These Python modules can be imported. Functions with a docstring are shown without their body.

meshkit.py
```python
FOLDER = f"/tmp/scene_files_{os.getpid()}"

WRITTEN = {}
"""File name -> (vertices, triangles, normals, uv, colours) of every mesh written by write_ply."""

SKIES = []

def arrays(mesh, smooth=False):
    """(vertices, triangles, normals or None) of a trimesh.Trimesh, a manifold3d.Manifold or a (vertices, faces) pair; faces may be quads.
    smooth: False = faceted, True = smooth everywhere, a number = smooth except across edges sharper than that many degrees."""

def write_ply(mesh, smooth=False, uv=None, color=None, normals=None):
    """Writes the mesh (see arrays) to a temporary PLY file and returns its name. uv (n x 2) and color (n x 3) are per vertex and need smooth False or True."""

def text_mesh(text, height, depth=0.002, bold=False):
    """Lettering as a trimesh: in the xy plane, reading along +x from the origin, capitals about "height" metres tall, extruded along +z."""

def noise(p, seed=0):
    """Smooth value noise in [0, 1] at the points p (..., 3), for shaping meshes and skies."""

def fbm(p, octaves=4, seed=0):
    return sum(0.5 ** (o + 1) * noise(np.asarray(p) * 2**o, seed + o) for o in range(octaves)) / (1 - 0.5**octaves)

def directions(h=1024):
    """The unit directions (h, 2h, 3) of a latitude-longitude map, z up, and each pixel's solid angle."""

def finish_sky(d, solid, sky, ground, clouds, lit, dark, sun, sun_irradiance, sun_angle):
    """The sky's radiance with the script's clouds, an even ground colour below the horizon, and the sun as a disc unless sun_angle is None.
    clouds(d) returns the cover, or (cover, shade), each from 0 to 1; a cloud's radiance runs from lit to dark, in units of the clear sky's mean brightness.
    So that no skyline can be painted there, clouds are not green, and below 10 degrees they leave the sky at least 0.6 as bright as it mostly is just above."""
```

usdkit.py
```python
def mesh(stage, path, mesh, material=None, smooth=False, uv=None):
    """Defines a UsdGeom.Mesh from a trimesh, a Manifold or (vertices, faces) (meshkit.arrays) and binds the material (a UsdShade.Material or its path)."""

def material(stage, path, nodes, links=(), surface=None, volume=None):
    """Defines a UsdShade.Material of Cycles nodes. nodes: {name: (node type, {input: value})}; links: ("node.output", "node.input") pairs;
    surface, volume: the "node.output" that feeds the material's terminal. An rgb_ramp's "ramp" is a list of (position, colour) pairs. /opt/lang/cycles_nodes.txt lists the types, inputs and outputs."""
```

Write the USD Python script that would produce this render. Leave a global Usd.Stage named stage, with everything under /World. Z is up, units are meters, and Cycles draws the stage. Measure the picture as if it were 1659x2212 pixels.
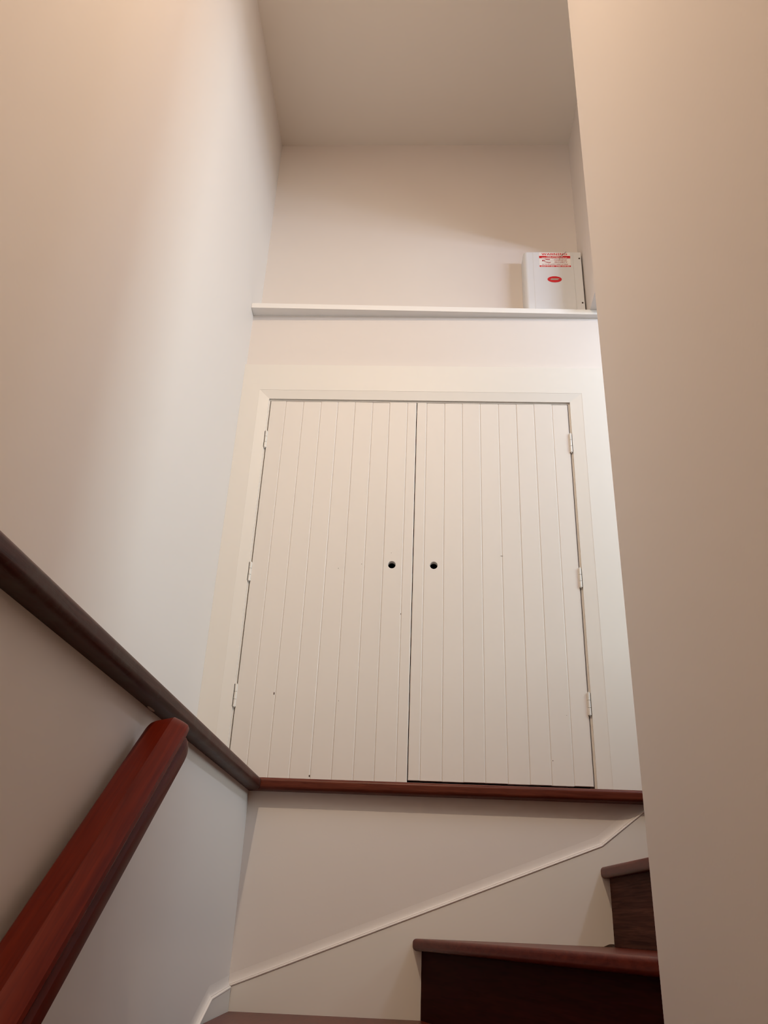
import math, numpy as np, trimesh, usdkit, meshkit
import manifold3d as m3
from pxr import Usd, UsdGeom, UsdLux, UsdShade, Gf

stage = Usd.Stage.CreateInMemory()
UsdGeom.SetStageUpAxis(stage, UsdGeom.Tokens.z)
UsdGeom.SetStageMetersPerUnit(stage, 1.0)
UsdGeom.Xform.Define(stage, '/World')

# ------------------------------------------------------------------ camera, lights, exposure
# the eye is the origin: x to the right, y towards the cupboard wall, z up
F_PX, PITCH, YAW, ROLL = 1801.2, 0.45992, -0.05398, 0.04331
def cam_rotation(p, y, r):
    B = np.array([[1, 0, 0], [0, 0, -1], [0, 1, 0]], float)
    Ry = np.array([[math.cos(y), -math.sin(y), 0], [math.sin(y), math.cos(y), 0], [0, 0, 1]])
    Rp = np.array([[1, 0, 0], [0, math.cos(p), math.sin(p)], [0, -math.sin(p), math.cos(p)]])
    Rr = np.array([[math.cos(r), -math.sin(r), 0], [math.sin(r), math.cos(r), 0], [0, 0, 1]])
    return Rr @ B @ Rp @ Ry
R = cam_rotation(PITCH, YAW, ROLL)
cam = UsdGeom.Camera.Define(stage, '/World/camera')
right, up, back = R[0], -R[1], -R[2]
cam.AddTransformOp().Set(Gf.Matrix4d(*right, 0, *up, 0, *back, 0, 0, 0, 0, 1))
cam.CreateHorizontalApertureAttr(36.0)
cam.CreateVerticalApertureAttr(36.0 * 2212 / 1659)
cam.CreateFocalLengthAttr(36.0 * F_PX / 1659)
cam.CreateClippingRangeAttr(Gf.Vec2f(0.01, 100))
cam.CreateExposureAttr(0.04)

def light(kind, name, loc, color, power, **kw):
    l = kind.Define(stage, '/World/' + name)
    l.AddTranslateOp().Set(Gf.Vec3d(*loc))
    if 'rot' in kw:
        l.AddRotateXYZOp().Set(Gf.Vec3f(*kw['rot']))
    l.CreateColorAttr(Gf.Vec3f(*color))
    l.CreateIntensityAttr(power)
    l.CreateNormalizeAttr(True)
    for k in ('radius', 'width', 'height', 'length'):
        if k in kw:
            getattr(l, f'Create{k.capitalize()}Attr')(kw[k])
    return l
HALL, HALL_P = (0.66, 0.765, 0.98), 2.5
# the bulbs of a lamp in the upper hall, up the stairs to the right, behind the partition
for i, (ly, lz, lp) in enumerate([(y, z, p) for z, p in ((2.22, 0.55), (2.305, 0.45)) for y in np.linspace(1.05, 1.65, 5) + (z - 2.22) * 0.7]):
    light(UsdLux.SphereLight, f'hall_lamp_light_{i:03d}', (1.40, ly, lz), HALL, HALL_P * lp, radius=0.035)
# daylight from the upper hall's window
light(UsdLux.RectLight, 'window_daylight', (3.15, 1.0, 1.78), (0.80, 0.96, 0.95), 16.5, width=1.4, height=1.0, rot=(0, 90, 0))
# warm downlight in the ceiling over the lower flight
light(UsdLux.DiskLight, 'stair_downlight', (-0.16, 0.30, 3.085), (1.0, 0.78, 0.56), 11.4, radius=0.03)
# dim warm lamp in the lower hall, at the foot of the stairs behind the viewer
light(UsdLux.SphereLight, 'lower_hall_light', (-0.05, -1.7, 0.35), (1.0, 0.50, 0.20), 2.2, radius=0.12)

# ------------------------------------------------------------------ materials
L = '/World/Looks/'
UsdGeom.Scope.Define(stage, '/World/Looks')
def paint(name, col, rough=0.55, bump=0.03, scale=90, vary=0.0):
    n = {'tc': ('texture_coordinate', {}), 'p': ('principled_bsdf', {'base_color': col, 'roughness': rough}),
         'n': ('noise_texture', {'scale': scale, 'detail': 3.0}), 'b': ('bump', {'strength': bump, 'distance': 0.002})}
    k = [('tc.object', 'n.vector'), ('n.fac', 'b.height'), ('b.normal', 'p.normal')]
    if vary:
        n['oi'] = ('object_info', {})
        n['mr'] = ('map_range', {'to_min': 1 - vary, 'to_max': 1 + vary})
        n['h'] = ('hsv', {'color': col})
        k += [('oi.random', 'mr.value'), ('mr.result', 'h.value'), ('h.color', 'p.base_color')]
    return usdkit.material(stage, L + name, n, k, surface='p.BSDF')
def wood(name, a, b, rough, stretch, scale=9.0, coat=0.0, grime=None, spec=0.15):
    n = {'tc': ('texture_coordinate', {}), 'm': ('mapping', {'scale': stretch}),
         'n': ('noise_texture', {'scale': scale, 'detail': 6.0, 'roughness': 0.62, 'distortion': 0.6}),
         'r': ('rgb_ramp', {'ramp': [(0.30, a), (0.52, tuple((x + y) / 2 for x, y in zip(a, b))), (0.72, b)]}),
         'b': ('bump', {'strength': 0.12, 'distance': 0.002}),
         'p': ('principled_bsdf', {'roughness': rough, 'specular_ior_level': spec, 'coat_weight': coat, 'coat_roughness': 0.25})}
    k = [('tc.object', 'm.vector'), ('m.vector', 'n.vector'), ('n.fac', 'r.fac'), ('n.fac', 'b.height'), ('b.normal', 'p.normal')]
    if grime:
        n['n2'] = ('noise_texture', {'scale': 14.0, 'detail': 5.0, 'roughness': 0.7})
        n['gr'] = ('rgb_ramp', {'ramp': [(0.47, (0, 0, 0)), (0.68, (0.75, 0.75, 0.75))]})
        n['mx'] = ('mix', {'color2': grime})
        k += [('tc.object', 'n2.vector'), ('n2.fac', 'gr.fac'), ('gr.color', 'mx.fac'), ('r.color', 'mx.color1'), ('mx.color', 'p.base_color')]
    else:
        k += [('r.color', 'p.base_color')]
    return usdkit.material(stage, L + name, n, k, surface='p.BSDF')
def plain(name, col, rough=0.5, metal=0.0):
    return usdkit.material(stage, L + name, {'p': ('principled_bsdf', {'base_color': col, 'roughness': rough, 'metallic': metal})}, [], surface='p.BSDF')
M = {
    'wall': paint('wall_paint', (0.74, 0.688, 0.655), 0.6, 0.05, 140),
    'ceiling': paint('ceiling_paint', (0.83, 0.775, 0.70), 0.75, 0.05, 120),
    'trim': paint('trim_paint', (0.755, 0.72, 0.67), 0.38, 0.03, 60),
    'shelf': paint('shelf_paint', (0.84, 0.825, 0.81), 0.4, 0.03, 60),
    'casing': paint('casing_paint', (0.765, 0.735, 0.69), 0.46, 0.03, 60),
    'board': paint('board_paint', (0.755, 0.71, 0.665), 0.48, 0.04, 70, vary=0.012),
    'rail': wood('rail_wood', (0.068, 0.0042, 0.0014), (0.130, 0.0125, 0.0035), 0.40, (30, 1.2, 1.2), 5.0, 0.0, None, 0.10),
    'cap': wood('ledge_wood', (0.038, 0.0085, 0.006), (0.088, 0.024, 0.016), 0.42, (22, 1.6, 22), 6.0, 0.0, (0.080, 0.055, 0.044)),
    'sill': wood('sill_wood', (0.07, 0.013, 0.0075), (0.145, 0.034, 0.018), 0.36, (1.6, 22, 22), 7.0, 0.1),
    'tread': wood('tread_wood', (0.070, 0.008, 0.004), (0.125, 0.020, 0.009), 0.36, (20, 3, 20), 5.0, 0.05, None, 0.16),
    'riser': wood('riser_wood', (0.020, 0.0022, 0.0014), (0.038, 0.005, 0.003), 0.7, (2, 2, 22), 5.0, 0.0, None, 0.05),
    'riser_worn': wood('riser_worn_wood', (0.036, 0.010, 0.007), (0.110, 0.042, 0.028), 0.7, (1.2, 1.2, 34), 4.0, 0.0, None, 0.08),
    'dark': plain('cupboard_inside', (0.03, 0.018, 0.013), 0.8),
    'plastic': plain('panel_plastic', (0.72, 0.74, 0.76), 0.42),
    'white': plain('sticker_white', (0.88, 0.86, 0.84), 0.35),
    'red': plain('sticker_red', (0.62, 0.012, 0.02), 0.35),
    'darkred': plain('print_dark_red', (0.38, 0.012, 0.02), 0.4),
    'print_grey': plain('print_grey', (0.30, 0.28, 0.28), 0.4),
    'badge_grey': plain('badge_grey', (0.42, 0.33, 0.27), 0.35),
    'screw': plain('screw_steel', (0.10, 0.075, 0.06), 0.4, 0.6),
    'wire': plain('wire_dark', (0.09, 0.06, 0.055), 0.5),
    'brass': plain('bracket_metal', (0.35, 0.26, 0.15), 0.35, 1.0),
    'chip': plain('chipped_wood', (0.07, 0.035, 0.025), 0.8),
    'plaster': plain('plaster', (0.55, 0.47, 0.40), 0.8),
    'floor': wood('floor_wood', (0.10, 0.035, 0.018), (0.17, 0.06, 0.03), 0.4, (1.5, 14, 14), 5.0, 0.1),
}

# ------------------------------------------------------------------ helpers
taken = {}
def path_of(name, parent):
    base = (parent.GetPath().pathString if parent else '/World') + '/' + name
    n = taken.get(base, 0); taken[base] = n + 1
    return base if n == 0 else f'{base}_{n:03d}'
def origin_of(parent):
    return np.array(parent.GetCustomDataByKey('at') or (0, 0, 0), float) if parent else np.zeros(3)
ORIGIN = {}
def obj(name, mesh, mat, parent=None, smooth=False, label=None):
    """One Mesh prim. The mesh comes in world coordinates; under a thing it is stored relative to the thing's base."""
    o = ORIGIN.get(parent.GetPath().pathString, np.zeros(3)) if parent else np.zeros(3)
    p = path_of(name, parent)
    v, f, n = meshkit.arrays(mesh, smooth)
    t = trimesh.Trimesh(v - o, f, process=False)
    prim = usdkit.mesh(stage, p, t, M[mat], smooth=smooth).GetPrim()
    ORIGIN[p] = o
    if label:
        prim.SetCustomDataByKey('label', label)
    return prim
def tag(o, label, cat=None, kind=None, group=None):
    for k, v in (('label', label), ('category', cat), ('kind', kind), ('group', group)):
        if v:
            o.SetCustomDataByKey(k, v)
    return o
def thing(name, label, cat, loc, kind=None, group=None):
    p = path_of(name, None)
    x = UsdGeom.Xform.Define(stage, p); x.AddTranslateOp().Set(Gf.Vec3d(*map(float, loc)))
    ORIGIN[p] = np.array(loc, float)
    return tag(x.GetPrim(), label, cat, kind, group)
def box(x0, x1, y0, y1, z0, z1):
    return m3.Manifold.cube([x1 - x0, y1 - y0, z1 - z0]).translate([x0, y0, z0])
def hull(pts):
    return m3.Manifold.hull_points(np.asarray(pts, np.float64))
def cbox(x0, x1, y0, y1, z0, z1, c=0.002):
    """box with chamfered edges"""
    P = []
    for x, sx in ((x0, 1), (x1, -1)):
        for y, sy in ((y0, 1), (y1, -1)):
            for z, sz in ((z0, 1), (z1, -1)):
                P += [(x, y + sy * c, z + sz * c), (x + sx * c, y, z + sz * c), (x + sx * c, y + sy * c, z)]
    return hull(P)
def loft(A, B, close=True):
    """quad strips between two rings of points (n,3), with flat ends"""
    A, B = np.asarray(A, float), np.asarray(B, float)
    return loft_rings([A, B])
def loft_rings(rings):
    rings = [np.asarray(r, float) for r in rings]; n = len(rings[0])
    V = np.vstack(rings); Fc = []
    for k in range(len(rings) - 1):
        for i in range(n):
            j = (i + 1) % n
            a, b, c, d = k * n + i, k * n + j, (k + 1) * n + j, (k + 1) * n + i
            Fc += [(a, b, c), (a, c, d)]
    def cap(r, off, flip):
        # planar polygon triangulation in its best plane
        c = r.mean(0); u, s, vt = np.linalg.svd(r - c); q = (r - c) @ vt[:2].T
        from shapely.geometry import Polygon
        vv, ff = trimesh.creation.triangulate_polygon(Polygon(q), engine='earcut')
        idx = [int(np.argmin(((q - w) ** 2).sum(1))) for w in vv]
        return [tuple(off + idx[t] for t in tri) for tri in ff]
    Fc += cap(rings[0], 0, True) + cap(rings[-1], (len(rings) - 1) * n, False)
    t = trimesh.Trimesh(V, np.array(Fc), process=False)
    trimesh.repair.fix_normals(t)
    return t
def cyl(a, b, r, seg=16):
    a, b = np.asarray(a, float), np.asarray(b, float); d = (b - a) / np.linalg.norm(b - a)
    u = np.cross(d, [0, 0, 1.0] if abs(d[2]) < 0.9 else [1.0, 0, 0]); u /= np.linalg.norm(u); w = np.cross(d, u)
    t = np.linspace(0, 2 * math.pi, seg, endpoint=False)
    ring = np.cos(t)[:, None] * u * r + np.sin(t)[:, None] * w * r
    return hull(np.vstack([a + ring, b + ring]))
def tube(pts, r, seg=10):
    pts = np.asarray(pts, float); rings = []
    for i, p in enumerate(pts):
        d = pts[min(i + 1, len(pts) - 1)] - pts[max(i - 1, 0)]; d /= np.linalg.norm(d)
        u = np.cross(d, [0.3, 0.9, 0.1]); u /= np.linalg.norm(u); w = np.cross(d, u)
        t = np.linspace(0, 2 * math.pi, seg, endpoint=False)
        rings.append(p + r * (np.cos(t)[:, None] * u + np.sin(t)[:, None] * w))
    return loft_rings(rings)
def join(*ms):
    out = []
    for m in ms:
        v, f, _ = meshkit.arrays(m)
        out.append(trimesh.Trimesh(v, f, process=False))
    return trimesh.util.concatenate(out)

# measured planes
XL, XLU = -0.461, -0.667              # left wall: lower face, upper (set-back) face
YB, YC, YN = 2.35, 2.50, 2.597        # back wall: lower face, cupboard wall, niche above the shelf
ZC = 3.11                             # ceiling
CAPB, CAPT, OV = 0.3135, 0.3460, 0.036
ZS0, ZS1 = 2.067, 2.0885              # shelf over the cupboard
XP, XP2, YP = 0.355, 0.455, 1.40      # partition: stair face, far face, end
DX0, DX1, DZ0, DZ1 = -0.575, 0.513, 0.346, 1.690   # cupboard opening
FLOOR, LANDING = -2.0, 0.8765

# ------------------------------------------------------------------ room shell
wl = box(-0.85, XL, -3.0, YB, FLOOR, CAPB) + box(-0.85, XLU, -3.0, 3.0, CAPB, ZC) + box(-0.85, XLU, YB, 3.0, FLOOR, CAPB)
tag(obj('wall_left', wl, 'wall'), 'tall pale painted left wall of the stairwell, stepped out below the dark ledge', 'wall', 'structure')
wb = box(XLU, 3.3, YB, 3.0, FLOOR, CAPB) + box(XLU, 3.3, YC, 3.0, CAPB, ZS0) + box(XLU, 3.3, YN, 3.0, ZS0, ZC)
wb = wb - box(DX0, DX1, YC - 0.05, 2.96, DZ0 - 0.05, DZ1)
tag(obj('wall_back', wb, 'wall'), 'pale painted end wall holding the cupboard doors', 'wall', 'structure')
tag(obj('wall_right', box(XP, XP2, -3.0, YP, FLOOR, ZC), 'wall'), 'large plain tan partition wall on the right', 'wall', 'structure')
tag(obj('ceiling', box(-0.85, 3.3, -3.1, 3.0, ZC, ZC + 0.1), 'ceiling'), 'plain ceiling high over the stairwell', 'ceiling', 'structure')
tag(obj('floor', box(-0.461, XP, -3.0, 2.35, FLOOR - 0.1, FLOOR), 'floor'), 'timber floor at the foot of the stairs', 'floor', 'structure')
tag(obj('wall_front', box(-0.85, 3.3, -3.1, -3.0, FLOOR, ZC), 'wall'), 'wall behind the viewer', 'wall', 'structure')
# upper hall beyond the partition
lintel = box(0.603, 0.703, YP, YN, 2.457, ZC) + box(0.603, 0.703, 2.377, YN, ZS1, 2.457)
tag(obj('wall_bulkhead', lintel, 'wall'), 'bulkhead and nib wall closing the niche beside the grey alarm box', 'wall', 'structure')
tag(obj('wall_hall', box(3.2, 3.3, -3.0, YC, FLOOR, ZC), 'wall'), 'far wall of the upper hall', 'wall', 'structure')
tag(obj('floor_landing', box(XP2, 3.2, -3.0, YP, LANDING - 0.2, LANDING) + box(1.345, 3.2, YP, YB, LANDING - 0.2, LANDING), 'floor'), 'timber floor of the upper landing', 'floor', 'structure')

# timber ledge cap: left length and back length, mitred at the corner, bull-nosed
def cap_profile():
    r = (CAPT - CAPB) / 2; zc = (CAPT + CAPB) / 2
    rr = 0.011
    pts = [(-0.19, CAPB), (OV - rr, CAPB)]
    for t in np.linspace(-math.pi / 2, 0, 6)[1:]:
        pts.append((OV - rr + rr * math.cos(t), CAPB + rr + rr * math.sin(t)))
    for t in np.linspace(0, math.pi / 2, 6):
        pts.append((OV - rr + rr * math.cos(t), CAPT - rr + rr * math.sin(t)))
    pts.append((-0.19, CAPT))
    return pts
cp = cap_profile()
lft0, lft1, bk0, bk1 = [], [], [], []
for d, z in cp:
    xl = XL + max(d, XLU - XL + 0.0005); yl = min(YB - (xl - XL), YC - 0.0005)
    lft0.append((xl, -3.0, z)); lft1.append((xl, yl, z))
    yb = YB - max(d, YB - YC + 0.0005)
    bk0.append((XL + (YB - yb) + 0.0006, yb, z)); bk1.append((0.80, yb, z))
c1 = obj('trim_1', loft(lft0, lft1), 'cap', smooth=40)
tag(c1, 'dark dusty timber ledge cap running along the left wall', 'ledge', 'structure')
c2 = obj('trim_2', loft(bk0, bk1), 'sill', smooth=40)
tag(c2, 'reddish varnished timber sill under the cupboard doors', 'ledge', 'structure')
sm = trimesh.creation.icosphere(2, 1.0); sm.apply_scale([0.0030, 0.020, 0.0018]); sm.apply_translation([XL + 0.0045, 1.40, CAPB])
obj('plaster_smear', sm, 'plaster', c1, smooth=True, label='pale plaster smear')

# shelf board over the cupboard, its front edge slightly skewed
shelf = hull([(x, y, z) for z in (ZS0, ZS1) for x, y in ((XLU + 0.0008, 2.4530), (0.80, 2.4806), (0.80, YN - 0.0005), (XLU + 0.0008, YN - 0.0005))])
shelf = shelf - box(0.6025, 0.81, 2.376, 2.7, ZS1 - 0.0005, 2.2)
tag(obj('shelf', shelf, 'shelf'), 'long white shelf board under the grey alarm box, above the cupboard', 'shelf')

# ------------------------------------------------------------------ cupboard: casing, mitred splay, doors
CF = 2.482                               # casing face
cup = thing('cupboard', 'built-in white cupboard with two tongue-and-groove doors and finger holes', 'cupboard', (-0.03, 2.5, CAPT))
e = 0.0006
zb = CAPT + 0.0004
OX0, OX1, OZ = -0.602, 0.5485, 1.7155       # outer edge of the splay
IX0, IX1, IZ = -0.5650, 0.5060, 1.6805     # inner edge of the splay
obj('casing', box(XLU + 0.00012, OX0, CF, YC - e, zb, 1.826), 'casing', cup)
obj('casing', box(OX1, 0.80, CF, YC - e, zb, 1.826), 'casing', cup)
obj('casing', box(OX0, OX1, CF, YC - e, OZ, 1.826), 'casing', cup)
YI = 2.4875                               # depth of the splay's inner edge
def splay(o0, i0, o1, i1):
    """o/i: outer, inner corner of each end, in x,z"""
    P = []
    for (ox, oz), (ix, iz) in ((o0, i0), (o1, i1)):
        P += [(ox, CF + 0.0005, oz), (ox, YC - e, oz), (ix, YC - e, iz), (ix, YI, iz)]
    return hull(P)
HINGES = {-1: [(1.545, 1.4787), (1.0434, 0.9786), (0.6407, 0.5716)], 1: [(1.5521, 1.4776), (1.0483, 0.9818), (0.646, 0.5784)]}
HX = {-1: -0.5612, 1: 0.5001}
def mortise(m, s):
    for a, b in HINGES[s]:
        m = m - box(min(HX[s], HX[s] + s * 0.0058), max(HX[s], HX[s] + s * 0.0058), 2.47, 2.515, b, a)
    return m
obj('architrave', mortise(splay((OX0, OZ), (IX0, IZ), (OX0 + 0.0, zb), (IX0, zb)), -1), 'casing', cup)
obj('architrave', mortise(splay((OX1, OZ), (IX1, IZ), (OX1, zb), (IX1, zb)), 1), 'casing', cup)
obj('architrave', splay((OX0, OZ), (IX0, IZ), (OX1, OZ), (IX1, IZ)), 'casing', cup)
# jamb lining inside the splay, set back
JY = 2.4945
obj('jamb', mortise(box(DX0 + e, -0.5612, JY, 2.56, zb, 1.6748), -1), 'trim', cup)
obj('jamb', mortise(box(0.5003, DX1 - e, JY, 2.56, zb, 1.6748), 1), 'trim', cup)
obj('jamb', box(DX0 + e, DX1 - e, JY, 2.56, 1.6750, DZ1 - e), 'trim', cup)
carc = box(DX0 + e, DX1 - e, 2.561, 2.958, DZ0 + e - 0.03, DZ1 - e) - box(DX0 + 0.01, DX1 - 0.01, 2.5, 2.948, DZ0 + 0.008, DZ1 - 0.012)
obj('carcass', carc, 'dark', cup, label='dark inside of the cupboard')
obj('carcass', box(DX0 + e, DX1 - e, 2.5005, 2.561, CAPT - 0.02, CAPT + 0.003), 'dark', cup)

DF, DT = 2.4930, 0.017                    # door face, board thickness
def vboard(x0, x1, z0, z1, hole=None, c=0.0022):
    g = 0.0
    P = [(x0 + c, DF), (x1 - c, DF), (x1 - g, DF + c * 0.8), (x1 - g, DF + DT), (x0 + g, DF + DT), (x0 + g, DF + c * 0.8)]
    cs = m3.CrossSection([np.array(P)[::1]])
    m = m3.Manifold.extrude(cs, z1 - z0).translate([0, 0, z0])
    if m.volume() < 0:
        m = m.mirror([0, 0, 1])
    if hole:
        m = m - cyl((hole[0], DF - 0.05, hole[1]), (hole[0], DF + 0.1, hole[1]), 0.0122, 40)
        m = m - hull([p for k, rr in ((DF - 0.0005, 0.0137), (DF + 0.0012, 0.0121)) for p in [(hole[0] + rr * math.cos(t), k, hole[1] + rr * math.sin(t)) for t in np.linspace(0, 2 * math.pi, 40, endpoint=False)]])
    return m
zt = 1.6725
sets = [
    ('left', [-0.5588, -0.5035, -0.4400, -0.3770, -0.3165, -0.2545, -0.1915, -0.1308, -0.0675, -0.0352], 0.3600, (-0.1022, 1.0465), 7,
     -0.5612, HINGES[-1]),
    ('right', [-0.0330, 0.0012, 0.0648, 0.1268, 0.1896, 0.2540, 0.3172, 0.3790, 0.4425, 0.4980], 0.3765, (0.0336, 1.0478), 1,
     0.5001, HINGES[1]),
]
rng = np.random.default_rng(5)
for side, xs, z0, hole, kh, hx, hinges in sets:
    bx0, bx1 = xs[0] + 0.004, xs[-1] - 0.004
    # a backing sheet holds the boards together
    door = obj('door', box(bx0, bx1, DF + DT, DF + DT + 0.006, z0 + 0.02, zt - 0.02) - cyl((hole[0], DF, hole[1]), (hole[0], DF + 0.1, hole[1]), 0.0122, 40), 'dark', cup)
    for i in range(9):
        dz0, dz1 = rng.uniform(-0.0008, 0.0008, 2)
        dy = rng.uniform(-0.0004, 0.0004)
        b = vboard(xs[i], xs[i + 1], z0 + dz0, zt + dz1, hole if i == kh else None).translate([0, dy, 0])
        obj('board', b, 'board', door)
    s = -1 if side == 'left' else 1
    for a, b in hinges:
        w = (a - b) / 3
        k = [cyl((hx, DF - 0.0025, b + w * j + 0.0006), (hx, DF - 0.0025, b + w * (j + 1) - 0.0006), 0.0042, 14) for j in range(3)]
        leaf = box(min(hx, hx - s * 0.005), max(hx, hx - s * 0.005), DF - 0.0014, DF + 0.001, b + 0.001, a - 0.001)
        leaf2 = box(min(hx, hx + s * 0.004), max(hx, hx + s * 0.004), DF - 0.0014, DF + 0.006, b + 0.001, a - 0.001)
        pin = cyl((hx, DF - 0.0025, b - 0.002), (hx, DF - 0.0025, a + 0.002), 0.0024, 10)
        obj('hinge', join(*k, leaf, leaf2, pin), 'casing', door, smooth=30)
    marks = {'left': [(-0.4441, 0.6161, 0.0016, 0.0045), (-0.3180, 0.3790, 0.0018, 0.0032), (-0.200, 1.0465, 0.0011, 0.0008), (-0.2745, 1.03, 0.0008, 0.0011), (-0.105, 1.088, 0.0018, 0.0005), (-0.099, 1.585, 0.0007, 0.0007), (-0.068, 0.88, 0.0008, 0.0022), (-0.247, 0.60, 0.0008, 0.0011), (-0.4405, 1.22, 0.0006, 0.0022)],
             'right': [(0.432, 0.577, 0.001, 0.001), (0.253, 1.086, 0.0045, 0.0005), (0.30, 0.41, 0.0006, 0.0028), (0.4420, 0.43, 0.0006, 0.018), (0.3785, 0.42, 0.0006, 0.03), (0.385, 0.445, 0.0011, 0.0018)]}[side]
    for x, z, rx, rz in marks:
        d = trimesh.creation.icosphere(2, 1.0); d.apply_scale([rx, 0.0007, rz]); d.apply_translation([x, DF + (0.0 if rx > 0.0007 else 0.002), z])
        obj('paint_chip', d, 'chip', door, smooth=True)

# ------------------------------------------------------------------ stairs
Z = {0: -0.2016, 1: -0.0262, 2: 0.1562}
for k in range(3, 6):
    Z[k] = 0.1562 + 0.18 * (k - 2)
for k in range(-1, -10, -1):
    Z[k] = -0.2016 + 0.18 * k
WL, WB = XL + 0.009, YB - 0.009         # faces of the skirting boards
TH, RR = 0.027, 0.009
def lerp(a, b, y):
    t = (y - a[1]) / (b[1] - a[1]); return (a[0] + t * (b[0] - a[0]), y)
n1 = ((-0.0085, WB), (0.3560, 1.40)); n2 = ((0.4690, WB), (0.5430, 1.40))
NOSE = {0: ((WL, 1.93), (XP, 1.24)), 1: n1, 2: n2, -1: ((WL, 1.50), (XP, 1.09)), -2: ((WL, 1.13), (XP, 0.93))}
for k in range(3, 6):
    x = 0.700 + 0.215 * (k - 3); NOSE[k] = ((x, WB), (x, YP))
for k in range(-3, -10, -1):
    y = 0.76 + 0.2158 * (k + 3); NOSE[k] = ((WL, y), (XP, y))
st = thing('staircase', 'dark brown timber winder staircase turning right under the cupboard', 'stairs', (0.0, 1.6, -2.0))
def tread(nose, rest, zt):
    a, b = (np.array(p) for p in nose)
    c = np.mean([*rest], axis=0)
    d = (b - a) / np.linalg.norm(b - a); n = np.array([-d[1], d[0]])
    if n @ (c - a) < 0:
        n = -n
    P = [(x, y, z) for x, y in rest for z in (zt, zt - TH)]
    # bull nose: the round turns at both ends too
    for p, s in ((a, 1), (b, -1)):
        for t in np.linspace(-math.pi / 2, math.pi / 2, 9):
            o = p + n * (RR - RR * math.cos(t))
            zz = zt - TH + RR + RR * math.sin(t) if t < 0 else zt - RR + RR * math.sin(t)
            P.append((o[0], o[1], zz))
            if abs(t) < 1e-6:
                P += [(o[0], o[1], zt - RR), (o[0], o[1], zt - TH + RR)]
    return hull(P), n
rest = {
    -9: None, 0: [(WL, WB), (0.030, WB), (XP, 1.50)], 1: [(0.500, WB), (0.575, YP + 0.001), (0.40, YP + 0.001)],
    2: [(0.740, WB), (0.740, YP + 0.001)],
    -1: [(WL, 1.97), (XP, 1.28)], -2: [(WL, 1.54), (XP, 1.13)], -3: [(WL, 1.17), (XP, 0.97)],
}
for k in range(-9, 6):
    nz = NOSE[k]
    if k >= 3:
        rs = [(nz[0][0] + 0.245, WB), (nz[0][0] + 0.245, YP + 0.001)]
        if k == 5:
            rs = [(1.344, WB), (1.344, YP + 0.001)]
    elif k < -3:
        rs = [(WL, nz[0][1] + 0.245), (XP, nz[0][1] + 0.245)]
    else:
        rs = rest[k]
    xin = 0.0006
    m, n = tread(nz, rs, Z[k])
    if k <= 0:
        m = m.trim_by_plane([-1.0, 0, 0], -(XP - xin)).trim_by_plane([1.0, 0, 0], WL + xin)
    m = m.trim_by_plane([0, -1.0, 0], -(WB - xin))
    obj('tread', m, 'tread', st, smooth=35)
    a, b = (np.array(p) for p in nz)
    a, b = a + n * 0.021, b + n * 0.021
    zlo = Z[k - 1] if k > -9 else FLOOR
    r = hull([(*q, z) for q in (a, b, b + n * 0.015, a + n * 0.015) for z in (zlo + 0.0003, Z[k] - TH - 0.0003)])
    if k <= 0:
        r = r.trim_by_plane([-1.0, 0, 0], -(XP - xin)).trim_by_plane([1.0, 0, 0], WL + xin)
    r = r.trim_by_plane([0, -1.0, 0], -(WB - xin))
    obj('riser', r, 'riser_worn' if k == 2 else 'riser', st)

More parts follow.
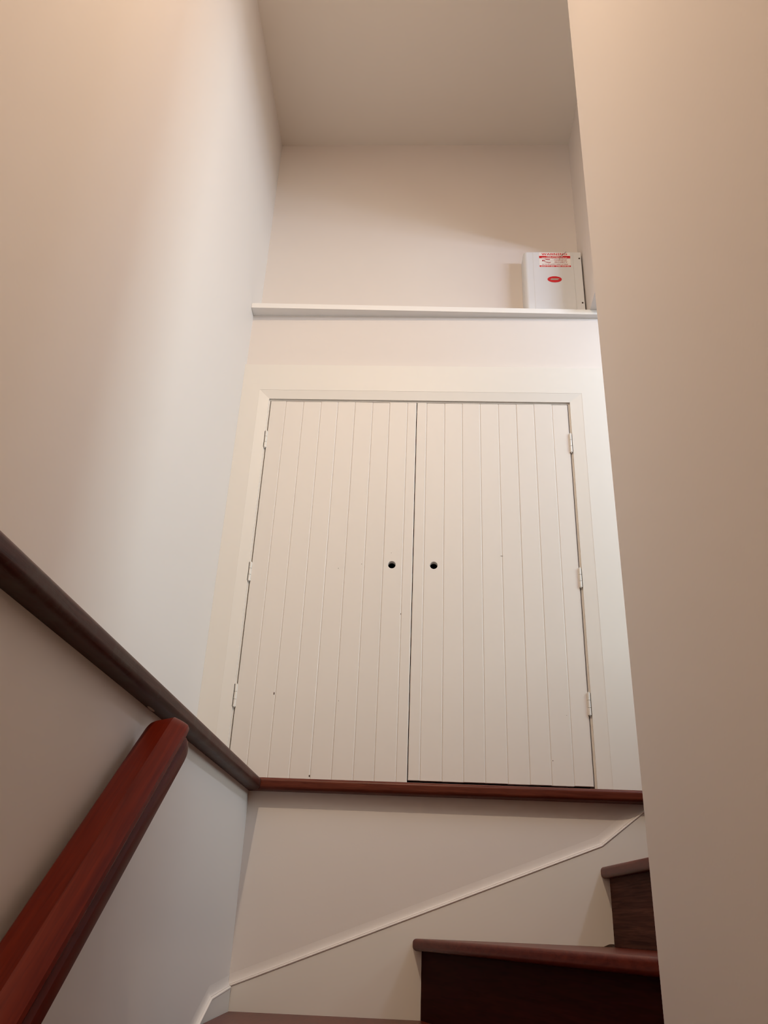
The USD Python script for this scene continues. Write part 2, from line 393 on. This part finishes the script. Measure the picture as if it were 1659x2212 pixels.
# white skirting strings with a small cove moulding on top
PROF = [(0.0, 0.026), (0.0007, 0.0165), (0.0024, 0.0092), (0.0046, 0.0060), (0.0058, 0.0050), (0.0054, 0.0038), (0.0088, 0.0030), (0.0100, 0.0014), (0.0098, -0.0006), (0.0086, -0.0016), (0.0, -0.0016)]
def string(name, pts, to_world, low, mouldmat, label):
    """pts: (s, z) along the wall; the board goes from the line down to low(s)"""
    t = thing(name, label, 'skirting', to_world(pts[0][0], 0, pts[0][1]), 'structure')
    P = np.array(pts, float)
    top = [(s, z - 0.0012) for s, z in P]
    poly = top + [(s, low(s)) for s, _ in P[::-1]]
    ring0 = [to_world(s, 0.0004, z) for s, z in poly]; ring1 = [to_world(s, 0.0085, z) for s, z in poly]
    obj('string_board', loft(ring0, ring1), 'trim', t)
    for i in range(len(P) - 1):
        rings = []
        for j in (i, i + 1):
            d1 = P[min(j + 1, len(P) - 1)] - P[min(j, len(P) - 2)]; d0 = P[max(j, 1)] - P[max(j - 1, 0)]
            d0, d1 = d0 / np.linalg.norm(d0), d1 / np.linalg.norm(d1)
            nn = np.array([-(d0 + d1)[1], (d0 + d1)[0]]); nn /= np.linalg.norm(nn)
            if nn[1] < 0:
                nn = -nn
            if j in (0, len(P) - 1):
                nn = np.array([0, 1.0])
            k = 1 / max(0.5, abs(nn @ np.array([-d0[1], d0[0]])))
            rings.append([to_world(*(P[j] + nn * h * k)[[0]], w + 0.0004, (P[j] + nn * h * k)[1]) for w, h in PROF])
        obj('moulding', loft(*rings), mouldmat, t, smooth=50)
    return t
string('trim_3', [(XL + 0.0004, -0.1505), (0.4787, 0.2065), (0.592, 0.293), (0.640, 0.3295)], lambda s, w, z: (s, YB - w, z),
       lambda s: -0.40 if s < 0.3 else -0.02, 'wall', 'white skirting string rising along the back wall below the sill')
string('trim_4', [(YB - 0.0125, -0.1515), (2.135, -0.1625), (1.62, -0.372), (1.20, -0.56), (-0.6, -2.0)], lambda s, w, z: (XL + w, s, z),
       lambda s: -0.75 if s > 1.9 else (-1.2 if s > 1.1 else -2.0), 'wall', 'white skirting string at the foot of the left wall')

# ------------------------------------------------------------------ handrail
slope = 0.834; dl = math.hypot(1, slope); D = np.array([0, 1 / dl, slope / dl]); V = np.array([0, -slope / dl, 1 / dl]); U = np.array([1.0, 0, 0])
ridge_end = np.array([-0.399, 1.3530, 0.2968])
axis_end = ridge_end - U * 0.009 - V * 0.022
prof = [(0.009, 0.022), (0.018, 0.0175), (0.027, 0.0120), (0.0335, 0.0070), (0.0350, 0.0015), (0.0325, -0.0045), (0.0270, -0.0085), (0.0235, -0.0125), (0.0235, -0.0165), (0.0270, -0.0195),
        (0.0300, -0.0230), (0.0315, -0.0285), (0.0310, -0.0400), (0.0280, -0.0470), (0.0220, -0.0500),
        (-0.0180, -0.0500), (-0.0240, -0.0470), (-0.0270, -0.0400), (-0.0275, -0.0285), (-0.0260, -0.0225), (-0.0225, -0.0190), (-0.0200, -0.0160), (-0.0205, -0.0120), (-0.0240, -0.0080), (-0.0295, -0.0045), (-0.0325, 0.0), (-0.0335, 0.0045), (-0.0325, 0.0085), (-0.0295, 0.0118), (-0.0250, 0.0138), (-0.0150, 0.0162), (-0.0030, 0.0190)]
prof = np.array(prof)
rings = []
cc = np.array([0.002, -0.014])
for s, k in [(-1.75, 1.0), (-0.9, 1.0)] + [(-0.030 + 0.030 * math.sin(t), 1 - 0.26 * (1 - math.cos(t))) for t in np.linspace(0, math.pi / 2, 8)]:
    q = cc + (prof - cc) * k
    rings.append([axis_end + D * s + U * u + V * v for u, v in q])
hr = thing('handrail', 'moulded red-brown timber handrail rising along the lower left wall', 'handrail', axis_end - D * 0.6)
obj('rail', loft_rings(rings), 'rail', hr, smooth=17)
for s in (-0.28, -1.1):
    p = axis_end + D * s
    foot = p - V * 0.050 - U * 0.004
    wall = np.array([XL + 0.0004, p[1] + 0.03, foot[2] - 0.055])
    br = obj('bracket', tube([wall + U * 0.004, wall + U * 0.022 + np.array([0, 0, 0.001]), wall + U * 0.042 + np.array([0, -0.004, 0.012]), foot + np.array([0, 0.004, -0.018]), foot], 0.0055), 'brass', hr, smooth=True)
    obj('wall_plate', cyl(wall, wall + U * 0.005, 0.02, 24), 'brass', br)

# ------------------------------------------------------------------ alarm box on the shelf
PX0, PX1, PZ0, PZ1, PF, PB = 0.3725, 0.5975, ZS1 + 0.0006, 2.4140, 2.5200, YN - 0.001
al = thing('alarm_box', 'grey plastic alarm box with red and white warning sticker, on the shelf', 'alarm box', (0.485, 2.56, ZS1))
P = []
for x, s, r in ((PX0, 1, 0.016), (PX1, -1, 0.003)):
    for t in np.linspace(0, math.pi / 2, 7):
        for z, zs in ((PZ0, 1), (PZ1, -1)):
            rt = 0.0035
            P.append((x + s * (r - r * math.cos(t)), PF + (r - r * math.sin(t)), z + zs * rt))
            P.append((x + s * (r - (r - 0.0012) * math.cos(t)), PF + (r - (r - 0.0022) * math.sin(t)), z))
    for z in (PZ0, PZ1):
        P.append((x, PB, z))
obj('housing', hull(P), 'plastic', al, smooth=25)
cv = []
for z0_, z1_, x0_, x1_, y_ in ((PZ0 + 0.006, PZ1 - 0.0015, 0.4075, 0.5660, PF), (PZ0 + 0.012, PZ1 - 0.004, 0.4100, 0.5640, PF - 0.0009)):
    for x in (x0_, x1_):
        for z in (z0_, z1_):
            cv.append((x, y_, z))
obj('cover_panel', hull(cv), 'plastic', al)
SF = PF - 0.0009
for x, z in ((0.5895, 2.3805), (0.5880, 2.1580)):
    sc = obj('screw', cyl((x, PF + 0.001, z), (x, PF - 0.0012, z), 0.0034, 18) - box(x - 0.004, x + 0.004, PF - 0.002, PF - 0.0007, z - 0.0005, z + 0.0005), 'screw', al)
# sticker
SX0, SX1, SZ0, SZ1 = 0.4330, 0.5545, 2.3345, 2.4100
SW, SH = SX1 - SX0, SZ1 - SZ0
sticker = obj('warning_sticker', box(SX0, SX1, SF - 0.0003, SF - 0.00002, SZ0, SZ1), 'white', al, label='red and white warning sticker')
def at(u, v):
    return SX0 + u * SW, SZ1 - v * SH
def patch(u0, v0, u1, v1, mat, lift=0.00045, name='print'):
    (x0, z1), (x1, z0) = at(u0, v0), at(u1, v1)
    return obj(name, box(x0, x1, SF - lift, SF - 0.0003, z0, z1), mat, sticker)
def letters(text, u0, v0, u1, v1, mat, lift=0.00055, bold=True, name='lettering', slant=0.0):
    t = meshkit.text_mesh(text, 0.01, 0.0001, bold=bold)
    b = t.bounds; v = t.vertices.copy()
    (x0, z1), (x1, z0) = at(u0, v0), at(u1, v1)
    X = x0 + (v[:, 0] - b[0, 0]) / (b[1, 0] - b[0, 0]) * (x1 - x0)
    Zz = z0 + (v[:, 1] - b[0, 1]) / (b[1, 1] - b[0, 1]) * (z1 - z0)
    X = X + slant * (Zz - z0)
    Y = SF - lift - v[:, 2]
    q = trimesh.Trimesh(np.stack([X, Y, Zz], 1), t.faces, process=False)
    trimesh.repair.fix_normals(q)
    return obj(name, q, mat, sticker)
patch(0, 0.235, 1, 0.395, 'red')
patch(0, 0.885, 1, 0.985, 'red')
letters('WARNING', 0.085, 0.050, 0.905, 0.185, 'red', 0.0004)
letters('THESE PREMISES ARE', 0.24, 0.252, 0.76, 0.307, 'white')
letters('ELECTRONICALLY PROTECTED BY', 0.09, 0.328, 0.90, 0.380, 'white')
letters('HAWKEYE', 0.475, 0.485, 0.875, 0.560, 'darkred', 0.0004, slant=0.2)
letters('SECURITY', 0.480, 0.610, 0.890, 0.700, 'darkred', 0.0004, slant=0.2)
letters('24 HOUR MONITORED ALARMS', 0.085, 0.782, 0.915, 0.838, 'darkred', 0.0004)
letters('0418 377 504   9388 2018 AH', 0.045, 0.905, 0.955, 0.962, 'white')
for u0, v0, u1, v1 in ((0.40, 0.445, 0.91, 0.452), (0.26, 0.575, 0.455, 0.583), (0.41, 0.722, 0.915, 0.730)):
    patch(u0, v0, u1, v1, 'print_grey', 0.0004)
def logo(poly):
    pts = [at(*p) for p in poly]
    from shapely.geometry import Polygon
    t = trimesh.creation.extrude_polygon(Polygon(pts).buffer(0), 0.0001, engine='earcut')
    v = t.vertices; q = trimesh.Trimesh(np.stack([v[:, 0], SF - 0.0003 - v[:, 2], v[:, 1]], 1), t.faces, process=False)
    trimesh.repair.fix_normals(q)
    return obj('emblem', q, 'darkred', sticker)
logo([(0.165, 0.450), (0.345, 0.455), (0.350, 0.480), (0.330, 0.500), (0.215, 0.500)])
logo([(0.090, 0.520), (0.165, 0.515), (0.200, 0.560), (0.120, 0.580), (0.088, 0.615)])
logo([(0.115, 0.595), (0.150, 0.598), (0.215, 0.640), (0.290, 0.670), (0.330, 0.665), (0.378, 0.650), (0.350, 0.705), (0.300, 0.715), (0.240, 0.690), (0.175, 0.645)])
# badge
bx, bz = 0.4880, 2.2725
E_ = [(bx + 0.0275 * math.cos(t), bz + 0.0150 * math.sin(t)) for t in np.linspace(0, 2 * math.pi, 48, endpoint=False)]
bg = obj('badge', hull([(x, y, z) for x, z in E_ for y in (SF, SF - 0.0008)]), 'red', al, label='red oval badge')
pl = [(bx - 0.0165, bz - 0.0040), (bx + 0.0120, bz - 0.0040), (bx + 0.0185, bz + 0.0040), (bx - 0.0135, bz + 0.0040)]
obj('badge_plate', hull([(x, y, z) for x, z in pl for y in (SF - 0.0008, SF - 0.0011)]), 'badge_grey', bg)
# stray wire over the top of the sticker
obj('wire', tube([(0.5415, PF + 0.004, PZ1 + 0.0012), (0.5400, PF - 0.0012, PZ1 + 0.0010), (0.5340, SF - 0.0014, 2.4065), (0.5255, SF - 0.0016, 2.3990), (0.5180, SF - 0.0016, 2.3900), (0.5130, SF - 0.0014, 2.3790), (0.5112, SF - 0.0010, 2.3735)], 0.0005, 6), 'wire', al, smooth=True, label='thin dark stray wire')
